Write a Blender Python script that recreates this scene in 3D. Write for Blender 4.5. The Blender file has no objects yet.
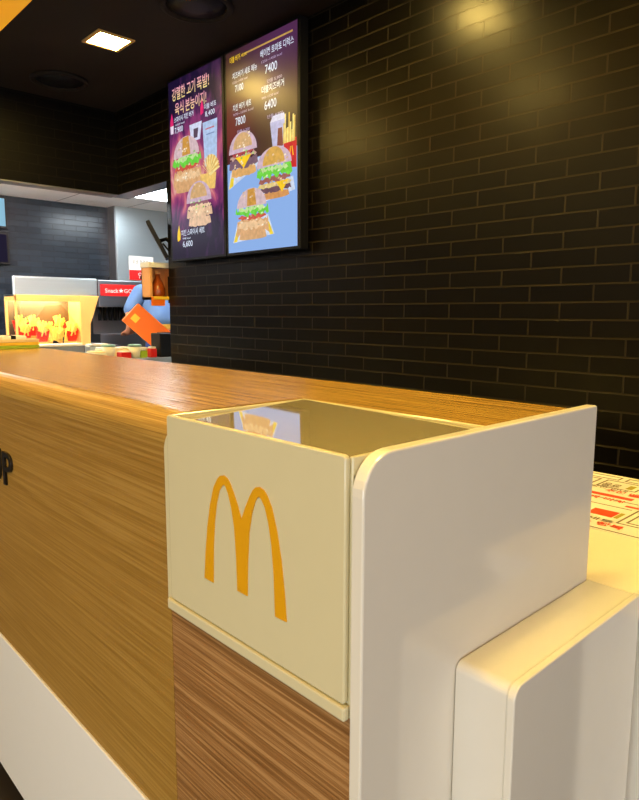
import bpy, bmesh, math, random
from mathutils import Vector, Matrix
random.seed(7)
C = bpy.context.scene.collection
U = 0.14                 # survey unit in metres
H0 = 1.246               # camera height above the floor
def W(bx, by, bz): return Vector((bx*U, by*U, bz*U + H0))
FL = -H0/U               # floor level in survey units

# ------------------------------------------------------------------ materials
def new_mat(name):
    m = bpy.data.materials.new(name); m.use_nodes = True
    nt = m.node_tree; b = nt.nodes['Principled BSDF']
    return m, nt, b
def N(nt, t, **kw):
    n = nt.nodes.new(t)
    for k, v in kw.items():
        if k in n.inputs.keys(): n.inputs[k].default_value = v
        else: setattr(n, k, v)
    return n
def srgb(r, g, b):
    f = lambda c: (c/255/12.92) if c/255 <= .04045 else ((c/255+.055)/1.055)**2.4
    return (f(r), f(g), f(b), 1)
def plain(name, col, rough=.4, metal=0., spec=.5, emit=None, strength=0., vary=.06, nscale=25., coat=0.):
    m, nt, b = new_mat(name)
    tc = N(nt, 'ShaderNodeTexCoord'); no = N(nt, 'ShaderNodeTexNoise', Scale=nscale, Detail=3.)
    nt.links.new(tc.outputs['Object'], no.inputs['Vector'])
    mx = N(nt, 'ShaderNodeMix', data_type='RGBA')
    mx.inputs[6].default_value = tuple(c*(1-vary) for c in col[:3])+(1,)
    mx.inputs[7].default_value = tuple(min(1, c*(1+vary)) for c in col[:3])+(1,)
    nt.links.new(no.outputs['Fac'], mx.inputs[0]); nt.links.new(mx.outputs[2], b.inputs['Base Color'])
    b.inputs['Roughness'].default_value = rough; b.inputs['Metallic'].default_value = metal
    b.inputs['Specular IOR Level'].default_value = spec
    b.inputs['Coat Weight'].default_value = coat
    if emit: b.inputs['Emission Color'].default_value = emit; b.inputs['Emission Strength'].default_value = strength
    return m
def emitter(name, col, s):
    m = bpy.data.materials.new(name); m.use_nodes = True; nt = m.node_tree; nt.nodes.clear()
    e = N(nt, 'ShaderNodeEmission', Color=col, Strength=s); o = N(nt, 'ShaderNodeOutputMaterial')
    nt.links.new(e.outputs[0], o.inputs[0]); return m
def brick_mat(name, axis, c1, c2, mortar, rough, bw=.2267, rh=.0587, u0=0., v0=0., ms=.0032, bump=.5, spec=.5, flip=0):
    m, nt, b = new_mat(name); L = nt.links.new
    geo = N(nt, 'ShaderNodeNewGeometry'); sp = N(nt, 'ShaderNodeSeparateXYZ'); L(geo.outputs['Position'], sp.inputs[0])
    au = N(nt, 'ShaderNodeMath', operation='SUBTRACT'); av = N(nt, 'ShaderNodeMath', operation='SUBTRACT')
    L(sp.outputs[axis], au.inputs[0]); au.inputs[1].default_value = u0
    L(sp.outputs['Z'], av.inputs[0]); av.inputs[1].default_value = v0
    cb = N(nt, 'ShaderNodeCombineXYZ'); L(au.outputs[0], cb.inputs[0]); L(av.outputs[0], cb.inputs[1])
    br = N(nt, 'ShaderNodeTexBrick', offset=.5, offset_frequency=2, squash=1.)
    L(cb.outputs[0], br.inputs['Vector'])
    for k, v in {'Color1': c1, 'Color2': c2, 'Mortar': mortar, 'Scale': 1., 'Mortar Size': ms, 'Mortar Smooth': .25, 'Bias': 0., 'Brick Width': bw, 'Row Height': rh}.items(): br.inputs[k].default_value = v
    L(br.outputs['Color'], b.inputs['Base Color'])
    no = N(nt, 'ShaderNodeTexNoise', Scale=9., Detail=2.); L(geo.outputs['Position'], no.inputs['Vector'])
    inv = N(nt, 'ShaderNodeMath', operation='MULTIPLY_ADD'); L(br.outputs['Fac'], inv.inputs[0]); inv.inputs[1].default_value = -1.
    L(no.outputs['Fac'], inv.inputs[2])
    bp = N(nt, 'ShaderNodeBump', Strength=bump, Distance=.002); L(inv.outputs[0], bp.inputs['Height']); L(bp.outputs[0], b.inputs['Normal'])
    b.inputs['Roughness'].default_value = rough; b.inputs['Specular IOR Level'].default_value = spec
    return m
def wood_mat(name, dark, mid, light, rough=.3, fine=1.0, bump=.15, spec=.5, peel=0.):
    m, nt, b = new_mat(name); L = nt.links.new
    geo = N(nt, 'ShaderNodeNewGeometry'); mp = N(nt, 'ShaderNodeMapping'); L(geo.outputs['Position'], mp.inputs[0])
    mp.inputs['Scale'].default_value = (190*fine, 2.6, 190*fine)
    n1 = N(nt, 'ShaderNodeTexNoise', Scale=1., Detail=6., Roughness=.65, Distortion=.3); L(mp.outputs[0], n1.inputs['Vector'])
    mp2 = N(nt, 'ShaderNodeMapping'); L(geo.outputs['Position'], mp2.inputs[0]); mp2.inputs['Scale'].default_value = (460*fine, 4., 460*fine)
    n2 = N(nt, 'ShaderNodeTexNoise', Scale=1., Detail=3., Roughness=.6); L(mp2.outputs[0], n2.inputs['Vector'])
    mp3 = N(nt, 'ShaderNodeMapping'); L(geo.outputs['Position'], mp3.inputs[0]); mp3.inputs['Scale'].default_value = (7, .7, 7)
    n3 = N(nt, 'ShaderNodeTexNoise', Scale=1., Detail=2., Distortion=1.2); L(mp3.outputs[0], n3.inputs['Vector'])
    a = N(nt, 'ShaderNodeMath', operation='MULTIPLY_ADD'); L(n2.outputs['Fac'], a.inputs[0]); a.inputs[1].default_value = .55
    L(n1.outputs['Fac'], a.inputs[2])
    a2 = N(nt, 'ShaderNodeMath', operation='MULTIPLY_ADD'); L(n3.outputs['Fac'], a2.inputs[0]); a2.inputs[1].default_value = .15; L(a.outputs[0], a2.inputs[2])
    cr = N(nt, 'ShaderNodeValToRGB'); e = cr.color_ramp
    e.elements[0].position = .66; e.elements[0].color = dark; e.elements[1].position = 1.; e.elements[1].color = light
    q = e.elements.new(.84); q.color = mid
    L(a2.outputs[0], cr.inputs[0]); L(cr.outputs[0], b.inputs['Base Color'])
    bp = N(nt, 'ShaderNodeBump', Strength=bump, Distance=.0012); L(n2.outputs['Fac'], bp.inputs['Height']); L(bp.outputs[0], b.inputs['Normal'])
    if peel:      # the rounded edge is rougher and duller than the flat top
        sn = N(nt, 'ShaderNodeSeparateXYZ'); L(geo.outputs['Normal'], sn.inputs[0])
        rr = N(nt, 'ShaderNodeMapRange'); rr.inputs[1].default_value = .85; rr.inputs[2].default_value = 1.; rr.inputs[3].default_value = .6; rr.inputs[4].default_value = rough; L(sn.outputs['Z'], rr.inputs[0])
        ss = N(nt, 'ShaderNodeMapRange'); ss.inputs[1].default_value = .85; ss.inputs[2].default_value = 1.; ss.inputs[3].default_value = .2; ss.inputs[4].default_value = spec; L(sn.outputs['Z'], ss.inputs[0])
    if peel:      # fine orange-peel texture of the lacquer
        n4 = N(nt, 'ShaderNodeTexNoise', Scale=260., Detail=2.); L(geo.outputs['Position'], n4.inputs['Vector'])
        b2 = N(nt, 'ShaderNodeBump', Strength=peel, Distance=.0016); L(n4.outputs['Fac'], b2.inputs['Height']); L(bp.outputs[0], b2.inputs['Normal']); L(b2.outputs[0], b.inputs['Normal'])
    b.inputs['Roughness'].default_value = rough; b.inputs['Specular IOR Level'].default_value = spec
    if peel: L(rr.outputs[0], b.inputs['Roughness']); L(ss.outputs[0], b.inputs['Specular IOR Level'])
    return m
def steel_mat(name, col, rough=.28, stretch=(2, 2, 60)):
    m, nt, b = new_mat(name); L = nt.links.new
    geo = N(nt, 'ShaderNodeNewGeometry'); mp = N(nt, 'ShaderNodeMapping'); L(geo.outputs['Position'], mp.inputs[0]); mp.inputs['Scale'].default_value = stretch
    n = N(nt, 'ShaderNodeTexNoise', Scale=1., Detail=3.); L(mp.outputs[0], n.inputs['Vector'])
    bp = N(nt, 'ShaderNodeBump', Strength=.12, Distance=.01); L(n.outputs['Fac'], bp.inputs['Height']); L(bp.outputs[0], b.inputs['Normal'])
    b.inputs['Base Color'].default_value = col; b.inputs['Metallic'].default_value = 1.; b.inputs['Roughness'].default_value = rough
    return m
def picture_mat(name, s=1.0):
    m = bpy.data.materials.new(name); m.use_nodes = True; nt = m.node_tree; nt.nodes.clear(); L = nt.links.new
    at = N(nt, 'ShaderNodeVertexColor', layer_name='Col'); geo = N(nt, 'ShaderNodeNewGeometry')
    no = N(nt, 'ShaderNodeTexNoise', Scale=45., Detail=3.); L(geo.outputs['Position'], no.inputs['Vector'])
    mr = N(nt, 'ShaderNodeMapRange'); mr.inputs[1].default_value = .3; mr.inputs[2].default_value = .7; mr.inputs[3].default_value = .84; mr.inputs[4].default_value = 1.14
    L(no.outputs['Fac'], mr.inputs[0])
    mx = N(nt, 'ShaderNodeVectorMath', operation='SCALE'); L(at.outputs['Color'], mx.inputs[0]); L(mr.outputs[0], mx.inputs['Scale'])
    e = N(nt, 'ShaderNodeEmission', Strength=s); L(mx.outputs[0], e.inputs['Color'])
    g = N(nt, 'ShaderNodeBsdfGlossy', Roughness=.3, Color=(.04, .04, .04, 1)); ad = N(nt, 'ShaderNodeAddShader')
    L(e.outputs[0], ad.inputs[0]); L(g.outputs[0], ad.inputs[1])
    o = N(nt, 'ShaderNodeOutputMaterial'); L(ad.outputs[0], o.inputs[0]); return m

M = {}
M['brick'] = brick_mat('black_glazed_brick', 'Y', (.0022, .0018, .0013, 1), (.0036, .003, .002, 1), (.022, .017, .008, 1), .29, u0=.206*U, v0=1.577, bump=.6, spec=.20)
M['brick_head'] = brick_mat('black_glazed_brick_header', 'X', (.0025, .0022, .002, 1), (.0035, .003, .0026, 1), (.009, .007, .004, 1), .4, u0=.1, v0=1.577, bump=.5, spec=.1)
M['brick_kitchen'] = brick_mat('slate_kitchen_tile', 'X', (.008, .013, .021, 1), (.018, .027, .040, 1), (.016, .02, .027, 1), .25, bw=.215, rh=.049, u0=.03, v0=.02, bump=.9, ms=.003)
M['floor'] = brick_mat('dark_brown_floor_tile', 'X', (.05, .035, .02, 1), (.06, .042, .026, 1), (.02, .015, .01, 1), .45, bw=.3, rh=.3, bump=.3)
M['ceil'] = plain('dark_brown_ceiling_paint', srgb(32, 25, 19), .75, spec=.2)
M['ceil_orange'] = plain('orange_ceiling_added_glow', srgb(255, 190, 40), .6, emit=srgb(255, 170, 30), strength=.5)  # emission added to brighten the ceiling, which is no lamp
M['ceil_kitchen'] = brick_mat('white_ceiling_panel', 'X', (.88, .84, .78, 1), (.9, .86, .8, 1), (.3, .26, .22, 1), .6, bw=.62, rh=50., u0=14.38*U, v0=-20., bump=.1, ms=.006)
M['wood_top'] = wood_mat('oak_laminate_top', srgb(142, 108, 44), srgb(170, 134, 62), srgb(188, 152, 78), .2, bump=.25, spec=.6, peel=.14)
M['wood_front'] = wood_mat('oak_laminate_front', srgb(146, 110, 43), srgb(159, 122, 53), srgb(174, 138, 68), .45, bump=.25, spec=.35)
M['wood_end'] = wood_mat('red_oak_laminate_end', srgb(120, 82, 42), srgb(148, 106, 60), srgb(184, 142, 92), .4, fine=.8, bump=.3, spec=.35)
M['white'] = plain('white_gloss_acrylic', (.78, .77, .71, 1), .10, vary=.015)
M['white_bin'] = plain('cream_gloss_acrylic', (.68, .64, .42, 1), .16, vary=.02)
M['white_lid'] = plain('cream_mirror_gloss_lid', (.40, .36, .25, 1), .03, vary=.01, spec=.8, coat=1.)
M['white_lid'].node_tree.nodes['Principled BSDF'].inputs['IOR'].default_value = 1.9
M['white_matte'] = plain('white_satin_laminate', (.83, .83, .79, 1), .4, vary=.02)
M['white_base'] = plain('cool_white_laminate', (.93, .95, .95, 1), .3, vary=.01)
M['counter_back'] = plain('warm_white_laminate', (.85, .80, .66, 1), .35, vary=.02)
M['gold'] = plain('golden_yellow_vinyl', srgb(226, 166, 14), .35, vary=.03)
M['black'] = plain('black_satin_plastic', (.005, .005, .006, 1), .45, spec=.2)
M['black_letter'] = plain('black_lettering', (.01, .008, .006, 1), .4)
M['dark_kick'] = plain('dark_toe_kick', (.02, .015, .01, 1), .6)
M['steel'] = steel_mat('brushed_stainless_steel', (.48, .55, .58, 1), .34)
M['steel'].node_tree.nodes['Principled BSDF'].inputs['Metallic'].default_value = .8
M['steel_dark'] = steel_mat('dull_stainless_steel', (.28, .29, .31, 1), .4)
M['steel_warm'] = plain('heat_lit_cream_panel', srgb(230, 180, 100), .35, vary=.04)  # steel with the tan lamp light put into its base colour
M['red'] = plain('red_print', srgb(205, 22, 20), .45)
M['paper'] = plain('white_paper', (.82, .80, .74, 1), .6)
M['fries'] = plain('fried_potato', srgb(255, 222, 110), .5, vary=.2, nscale=80)
M['carton_red'] = plain('red_fry_carton', srgb(210, 25, 12), .45)
M['orange'] = plain('orange_card', srgb(250, 118, 22), .45, vary=.08, nscale=8)
M['amber'] = plain('amber_brown_glass', srgb(150, 66, 16), .12, spec=.8)
M['brown_steel'] = plain('dark_brown_panel', (.05, .034, .02, 1), .5)  # even dark brown for the panel behind the fries
M['tan'] = plain('tan_wood_frame', srgb(236, 172, 106), .5)
M['yellow'] = plain('yellow_plastic', srgb(250, 205, 60), .4)
M['green'] = plain('lime_green_plastic', srgb(160, 190, 50), .4)
M['cream'] = plain('cream_card', srgb(236, 214, 170), .5)
M['blue_shirt'] = plain('blue_polo_cloth', srgb(84, 122, 176), .8, vary=.12, nscale=12)
M['navy'] = plain('navy_trousers', srgb(30, 58, 120), .8, vary=.1)
M['belt'] = plain('yellow_waist_band', srgb(214, 176, 72), .7)
M['skin'] = plain('skin', srgb(214, 150, 118), .5)
M['hair'] = plain('black_hair', (.015, .012, .01, 1), .5)
M['black_cloth'] = plain('black_cap_cloth', (.02, .02, .025, 1), .8)
M['teal'] = plain('pale_teal_plastic', srgb(140, 190, 185), .4)
M['lamp'] = emitter('warm_led', (1, .69, .17, 1), 205.)
M['lamp_k'] = emitter('cool_led', (.84, .94, 1., 1), 29.)
M['heat'] = emitter('heat_lamp', (1, .72, .30, 1), 215.)
M['cove'] = emitter('orange_cove_led', (1, .78, .66, 1), 260.)
M['pic'] = picture_mat('screen_picture', 1.0); M['blue_panel'] = emitter('pale_blue_panel', srgb(146, 182, 238), .95)
M['scr_blue'] = emitter('pale_blue_screen', srgb(150, 200, 225), .9)
M['scr_dark'] = emitter('dark_purple_screen', srgb(34, 30, 48), 1.)
def glass_mat():
    m = bpy.data.materials.new('clear_glass'); m.use_nodes = True; nt = m.node_tree; nt.nodes.clear()
    g = N(nt, 'ShaderNodeBsdfGlossy', Roughness=.03); t = N(nt, 'ShaderNodeBsdfTransparent'); f = N(nt, 'ShaderNodeMixShader'); f.inputs[0].default_value = .07
    o = N(nt, 'ShaderNodeOutputMaterial'); nt.links.new(t.outputs[0], f.inputs[1]); nt.links.new(g.outputs[0], f.inputs[2]); nt.links.new(f.outputs[0], o.inputs[0]); return m
M['glass'] = glass_mat()
def screen_left():
    m = bpy.data.materials.new('purple_burst_screen'); m.use_nodes = True; nt = m.node_tree; nt.nodes.clear(); L = nt.links.new
    tc = N(nt, 'ShaderNodeTexCoord'); sp = N(nt, 'ShaderNodeSeparateXYZ'); L(tc.outputs['Generated'], sp.inputs[0])
    mp = N(nt, 'ShaderNodeMapping'); L(tc.outputs['Object'], mp.inputs[0]); mp.inputs['Scale'].default_value = (1, 5, 2.2)
    no = N(nt, 'ShaderNodeTexNoise', Scale=2., Detail=5., Distortion=1.); L(mp.outputs[0], no.inputs['Vector'])
    # bright band in the middle of the height
    a = N(nt, 'ShaderNodeMath', operation='SUBTRACT'); L(sp.outputs['Z'], a.inputs[0]); a.inputs[1].default_value = .50
    ab = N(nt, 'ShaderNodeMath', operation='ABSOLUTE'); L(a.outputs[0], ab.inputs[0])
    mr = N(nt, 'ShaderNodeMapRange'); mr.inputs[1].default_value = .08; mr.inputs[2].default_value = .40; mr.inputs[3].default_value = .36; mr.inputs[4].default_value = -.16; L(ab.outputs[0], mr.inputs[0])
    s = N(nt, 'ShaderNodeMath', operation='ADD'); L(no.outputs['Fac'], s.inputs[0]); L(mr.outputs[0], s.inputs[1])
    cr = N(nt, 'ShaderNodeValToRGB'); e = cr.color_ramp
    e.elements[0].position = .36; e.elements[0].color = srgb(30, 18, 52); e.elements[1].position = 1.; e.elements[1].color = srgb(244, 190, 170)
    for p, c in ((.55, srgb(74, 34, 84)), (.72, srgb(150, 60, 120)), (.86, srgb(214, 110, 130))): q = e.elements.new(p); q.color = c
    L(s.outputs[0], cr.inputs[0]); em = N(nt, 'ShaderNodeEmission', Strength=.85); L(cr.outputs[0], em.inputs[0])
    g = N(nt, 'ShaderNodeBsdfGlossy', Roughness=.33, Color=(.04, .04, .04, 1)); ad = N(nt, 'ShaderNodeAddShader'); L(em.outputs[0], ad.inputs[0]); L(g.outputs[0], ad.inputs[1])
    o = N(nt, 'ShaderNodeOutputMaterial'); L(ad.outputs[0], o.inputs[0]); return m
def screen_right():
    m = bpy.data.materials.new('maroon_glow_screen'); m.use_nodes = True; nt = m.node_tree; nt.nodes.clear(); L = nt.links.new
    tc = N(nt, 'ShaderNodeTexCoord')
    def blob(cy, cz, ry, rz):
        mp = N(nt, 'ShaderNodeMapping', vector_type='POINT'); L(tc.outputs['Generated'], mp.inputs[0])
        mp.inputs['Location'].default_value = (0, -cy/ry, -cz/rz); mp.inputs['Scale'].default_value = (0, 1/ry, 1/rz)
        ln = N(nt, 'ShaderNodeVectorMath', operation='LENGTH'); L(mp.outputs[0], ln.inputs[0])
        mr = N(nt, 'ShaderNodeMapRange', interpolation_type='SMOOTHSTEP'); mr.inputs[1].default_value = 1.; mr.inputs[2].default_value = 0.; mr.inputs[3].default_value = 0.; mr.inputs[4].default_value = 1.
        L(ln.outputs['Value'], mr.inputs[0]); return mr.outputs[0]
    def mix(fac, a, col):
        mx = N(nt, 'ShaderNodeMix', data_type='RGBA'); L(fac, mx.inputs[0])
        if isinstance(a, tuple): mx.inputs[6].default_value = a
        else: L(a, mx.inputs[6])
        mx.inputs[7].default_value = col; return mx.outputs[2]
    c = mix(blob(.15, .95, .9, .45), srgb(66, 34, 40), srgb(84, 44, 84))
    c = mix(blob(.95, .62, .5, .25), c, srgb(110, 34, 44))
    c = mix(blob(.05, .45, .55, .5), c, srgb(84, 66, 44))
    em = N(nt, 'ShaderNodeEmission', Strength=.9); L(c, em.inputs[0])
    g = N(nt, 'ShaderNodeBsdfGlossy', Roughness=.33, Color=(.04, .04, .04, 1)); ad = N(nt, 'ShaderNodeAddShader'); L(em.outputs[0], ad.inputs[0]); L(g.outputs[0], ad.inputs[1])
    o = N(nt, 'ShaderNodeOutputMaterial'); L(ad.outputs[0], o.inputs[0]); return m
M['scr_left'] = screen_left(); M['scr_right'] = screen_right()

# ------------------------------------------------------------------ builders
ORG = {}
def obj(name, bm, mat, parent=None, smooth=False, world_origin=None):
    """link a bmesh given in world coordinates as one mesh object"""
    me = bpy.data.meshes.new(name)
    org = ORG[parent.name] if parent else (world_origin or Vector((0, 0, 0)))
    bmesh.ops.translate(bm, verts=bm.verts, vec=-org)
    if smooth:
        for f in bm.faces: f.smooth = True
    bm.to_mesh(me); bm.free()
    for m in (mat if isinstance(mat, (list, tuple)) else [mat]): me.materials.append(m)
    o = bpy.data.objects.new(name, me); C.objects.link(o)
    if parent: o.parent = parent; ORG[o.name] = org
    else: o.location = org; ORG[o.name] = org
    return o
def tag(o, label, cat, group=None, kind=None):
    o['label'] = label; o['category'] = cat
    if group: o['group'] = group
    if kind: o['kind'] = kind
    return o
def thing(name, label, cat, loc, group=None):
    o = bpy.data.objects.new(name, None); C.objects.link(o); o.location = loc; o.empty_display_size = .05
    ORG[o.name] = Vector(loc); return tag(o, label, cat, group)
def struct(name, bm, mat, label=None):
    o = obj(name, bm, mat); o['kind'] = 'structure'
    if label: o['label'] = label
    return o
def add_box(bm, p0, p1, bev=0., seg=2, units=True, M4=None):
    a = W(*p0) if units else Vector(p0); b = W(*p1) if units else Vector(p1)
    lo = Vector(map(min, a, b)); hi = Vector(map(max, a, b))
    t = bmesh.new(); bmesh.ops.create_cube(t, size=1.)
    for v in t.verts: v.co = Vector([lo[i] + (v.co[i]+.5)*(hi[i]-lo[i]) for i in range(3)])
    if bev: bmesh.ops.bevel(t, geom=t.edges[:], offset=bev, segments=seg, profile=.5, affect='EDGES')
    if M4: bmesh.ops.transform(t, matrix=M4, verts=t.verts)
    merge(bm, t); return bm
def merge(bm, t):
    me = bpy.data.meshes.new('tmp'); t.to_mesh(me); t.free(); bm.from_mesh(me); bpy.data.meshes.remove(me)
def box(p0, p1, bev=0., seg=2, units=True, M4=None): return add_box(bmesh.new(), p0, p1, bev, seg, units, M4)
def prism(pts, ext, bev=0., seg=2, bm=None):
    """extrude a planar loop of world points along vector ext"""
    t = bmesh.new(); ext = Vector(ext)
    vs = [t.verts.new(p) for p in pts]; ws = [t.verts.new(Vector(p)+ext) for p in pts]; n = len(vs)
    t.faces.new(vs); t.faces.new(ws[::-1])
    for i in range(n): t.faces.new((vs[(i+1) % n], vs[i], ws[i], ws[(i+1) % n]))
    bmesh.ops.recalc_face_normals(t, faces=t.faces)
    if bev:
        es = [e for e in t.edges if len(e.link_faces) == 2 and e.calc_face_angle() > .9]
        bmesh.ops.bevel(t, geom=es, offset=bev, segments=seg, profile=.5, affect='EDGES', clamp_overlap=True)
    if bm is None: return t
    merge(bm, t); return bm
def lathe(prof, centre, seg=24, axis='Z'):
    t = bmesh.new(); rings = []
    for r, h in prof:
        ring = []
        for i in range(seg):
            a = 2*math.pi*i/seg; p = Vector((r*math.cos(a), r*math.sin(a), h))
            ring.append(t.verts.new(Vector(centre)+p))
        rings.append(ring)
    for a, b in zip(rings, rings[1:]):
        for i in range(seg): t.faces.new((a[i], a[(i+1) % seg], b[(i+1) % seg], b[i]))
    t.faces.new(rings[0][::-1]); t.faces.new(rings[-1]); bmesh.ops.recalc_face_normals(t, faces=t.faces)
    return t
def tube(pts, r, seg=8, bm=None):
    t = bmesh.new(); pts = [Vector(p) for p in pts]; prev = None
    for i, p in enumerate(pts):
        d = (pts[min(i+1, len(pts)-1)]-pts[max(i-1, 0)]).normalized()
        u = d.orthogonal().normalized(); v = d.cross(u)
        rr = r[i] if isinstance(r, (list, tuple)) else r
        ring = [t.verts.new(p+rr*(math.cos(2*math.pi*k/seg)*u+math.sin(2*math.pi*k/seg)*v)) for k in range(seg)]
        if prev:
            j0 = min(range(seg), key=lambda k: (ring[k].co-prev[0].co-(p-pts[i-1])).length)
            ring = ring[j0:]+ring[:j0]
            for k in range(seg): t.faces.new((prev[k], prev[(k+1) % seg], ring[(k+1) % seg], ring[k]))
        else: t.faces.new(ring[::-1])
        prev = ring
    t.faces.new(prev); bmesh.ops.recalc_face_normals(t, faces=t.faces)
    if bm is None: return t
    merge(bm, t); return bm
def recalc(bm): bmesh.ops.recalc_face_normals(bm, faces=bm.faces); return bm
# frames for flat print: FRONT faces -x (reads from the customer side), FLAT lies on a horizontal top, FACE faces -y
FRONT = Matrix(((0, 0, -1), (-1, 0, 0), (0, 1, 0)))
FLAT = Matrix(((0, 1, 0), (-1, 0, 0), (0, 0, 1)))
FACE = Matrix(((1, 0, 0), (0, 0, -1), (0, 1, 0)))
def text_bm(s, size, origin, frame, ext=0., align='LEFT', sx=1., bold=0., fit=None):
    cu = bpy.data.curves.new('t', 'FONT'); cu.body = s; cu.size = size; cu.extrude = ext; cu.align_x = align; cu.offset = bold; cu.resolution_u = 3
    o = bpy.data.objects.new('t', cu); C.objects.link(o)
    dg = bpy.context.evaluated_depsgraph_get(); dg.update()
    me = bpy.data.meshes.new_from_object(o.evaluated_get(dg))
    bm = bmesh.new(); bm.from_mesh(me); bpy.data.objects.remove(o); bpy.data.curves.remove(cu); bpy.data.meshes.remove(me)
    if fit and bm.verts:
        xs = [v.co.x for v in bm.verts]; ys = [v.co.y for v in bm.verts]
        kx = fit[0]/max(1e-6, max(xs)-min(xs)); ky = fit[1]/max(1e-6, max(ys)-min(ys)); x0 = min(xs); y0 = min(ys)
        for v in bm.verts: v.co.x = (v.co.x-x0)*kx; v.co.y = (v.co.y-y0)*ky
    for v in bm.verts: v.co = Vector(origin)+frame @ Vector((v.co.x*sx, v.co.y, v.co.z))
    return bm
def paint(bm, polys, frame, origin):
    """flat coloured polygons; polys = list of (points2d, colour, lift)"""
    lay = bm.loops.layers.float_color.get('Col') or bm.loops.layers.float_color.new('Col')
    for pts, col, lift in polys:
        vs = [bm.verts.new(Vector(origin)+frame @ Vector((x, y, lift))) for x, y in pts]
        a = sum(pts[i][0]*pts[(i+1) % len(pts)][1]-pts[(i+1) % len(pts)][0]*pts[i][1] for i in range(len(pts)))
        f = bm.faces.new(vs if a > 0 else vs[::-1])
        for l in f.loops: l[lay] = tuple(c**(1/2.2) if False else c for c in col)
    return bm
def copy_tree(o, loc, label=None):
    r = o.copy(); C.objects.link(r); r.location = loc
    if label: r['label'] = label
    for ch in list(o.children):
        c = ch.copy(); C.objects.link(c); c.parent = r
        for g in ch.children:
            d = g.copy(); C.objects.link(d); d.parent = c
    return r

# ------------------------------------------------------------------ setting
CZ, KZ, HZ = 9.55, 7.0, 5.69      # dining ceiling, kitchen ceiling, underside of header
struct('floor', box((-30, -30, FL-.5), (32, 46, FL)), M['floor'])
struct('wall_right', box((15, -25, FL), (15.9, 25.9, CZ+1)), M['brick'])
struct('wall_right_header', box((15, 25.9, HZ), (15.9, 31.3, CZ+1)), M['brick'])
struct('wall_header', box((-30, 30.54, HZ), (15, 31.3, CZ+1)), M['brick_head'])
struct('wall_back', box((-30, 42.55, FL), (28.5, 43.4, KZ+1)), M['brick_kitchen'])
struct('wall_kitchen_side', box((27.6, 25., FL), (28.5, 42.55, KZ+1)), M['steel_dark'])
struct('wall_kitchen_front', box((15.9, 24.9, FL), (28.5, 25.7, KZ+1)), M['white_matte'])
struct('ceiling', box((8.03, -30, CZ), (15, 30.54, CZ+.4)), M['ceil'])
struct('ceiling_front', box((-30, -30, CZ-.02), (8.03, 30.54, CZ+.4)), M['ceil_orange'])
bm = box((-30, 31.3, KZ), (15.9, 42.55, KZ+.3)); add_box(bm, (15.9, 25.7, KZ), (27.6, 42.55, KZ+.3))
struct('ceiling_kitchen', bm, M['ceil_kitchen'])
bm = box((-30, 30.46, HZ-.04), (15.0, 31.3, HZ))
struct('trim_1', bm, M['steel_dark'])
struct('trim_2', box((-30, 31.3, KZ-1.05), (15.0, 31.42, KZ-.85)), M['cove'])

# ------------------------------------------------------------------ service counter
T = -1.0
def nose(bx_front, r, n=8):       # profile of the rounded front edge, in (bx, bz)
    return [(bx_front+r-r*math.sin(a), T-r+r*math.cos(a)) for a in [math.pi/2*i/n for i in range(n+1)]]
LEN = 27.
ct = thing('service_counter', 'long wood-laminate service counter with rounded front edge and white base', 'counter', W(4.9, 12, FL))
prof = [(6.55, T-.34), (6.55, T)] + nose(3.2, .27) + [(3.2, T-.34)]
t = prism([W(x, 5.63, z) for x, z in prof], (0, (LEN-5.63)*U, 0))
add_box(t, (4.98, 3.04, T-.34), (6.55, 5.63, T)); obj('worktop', t, M['wood_top'], ct)
obj('front_panel', box((3.2, 5.66, -5.65), (3.5, LEN, T-.34)), M['wood_front'], ct)
obj('end_panel', box((3.2, 3.04, -5.65), (3.5, 5.652, -2.99)), M['wood_end'], ct)
obj('base_panel', box((3.17, 3.04, -8.43), (3.5, LEN, -5.66), .002), M['white_base'], ct)
obj('toe_kick', box((3.6, 3.04, FL), (3.9, LEN, -8.43)), M['dark_kick'], ct)
obj('back_panel', box((6.3, 3.04, FL), (6.5, LEN, T-.34)), M['white_matte'], ct)
for ch, y1, wd in (('U', 11.40, .42), ('P', 10.84, .42)):
    lt = obj('letter', text_bm(ch, .11, W(3.2, y1, -2.765 if ch == 'P' else -2.75)-Vector((.003, 0, 0)), FRONT, ext=.0025, fit=(wd*U, .545*U), bold=.0004), M['black_letter'], ct)
    lt['label'] = 'black condensed capital letter '+ch
# end panel: tall white side board with a rounded front top corner
def rounded(pts_r):               # list of ((x,z), radius) -> loop
    out = []; n = len(pts_r)
    for i, (p, r) in enumerate(pts_r):
        p = Vector(p)
        if r == 0: out.append(p); continue
        a = (Vector(pts_r[i-1][0])-p).normalized(); b = (Vector(pts_r[(i+1) % n][0])-p).normalized()
        c = p+(a+b)*r
        for k in range(9):
            th = math.pi/2*k/8; out.append(c-b*r*math.cos(th)-a*r*math.sin(th))
    return out
side = rounded([((3.135, FL), 0), ((3.135, -.968), .30), ((6.78, -.968), .04), ((6.78, FL), 0)])
sb = prism([W(x, 2.9, z) for x, z in side], (0, .118*U, 0), .0022, 2)
tag(obj('end_board', sb, M['white'], world_origin=W(5, 2.95, FL), smooth=False), 'tall white gloss end board with rounded corner closing off the wood counter', 'panel')
# lower block against the end board
bk = thing('side_block', 'lower white gloss block standing against the tall end board', 'block', W(5.5, 2.6, FL))
blk = rounded([((4.29, FL), 0), ((4.29, -2.91), .09), ((6.775, -2.91), .0), ((6.775, FL), 0)])
obj('block_body', prism([W(x, 2.40, z) for x, z in blk], (0, .495*U, 0), .0015, 1), M['white'], bk)
blk2 = rounded([((4.275, FL), 0), ((4.275, -2.895), .12), ((6.775, -2.895), .0), ((6.775, FL), 0)])
obj('face_board', prism([W(x, 2.33, z) for x, z in blk2], (0, .068*U, 0), .0018, 2), M['white'], bk)

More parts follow.
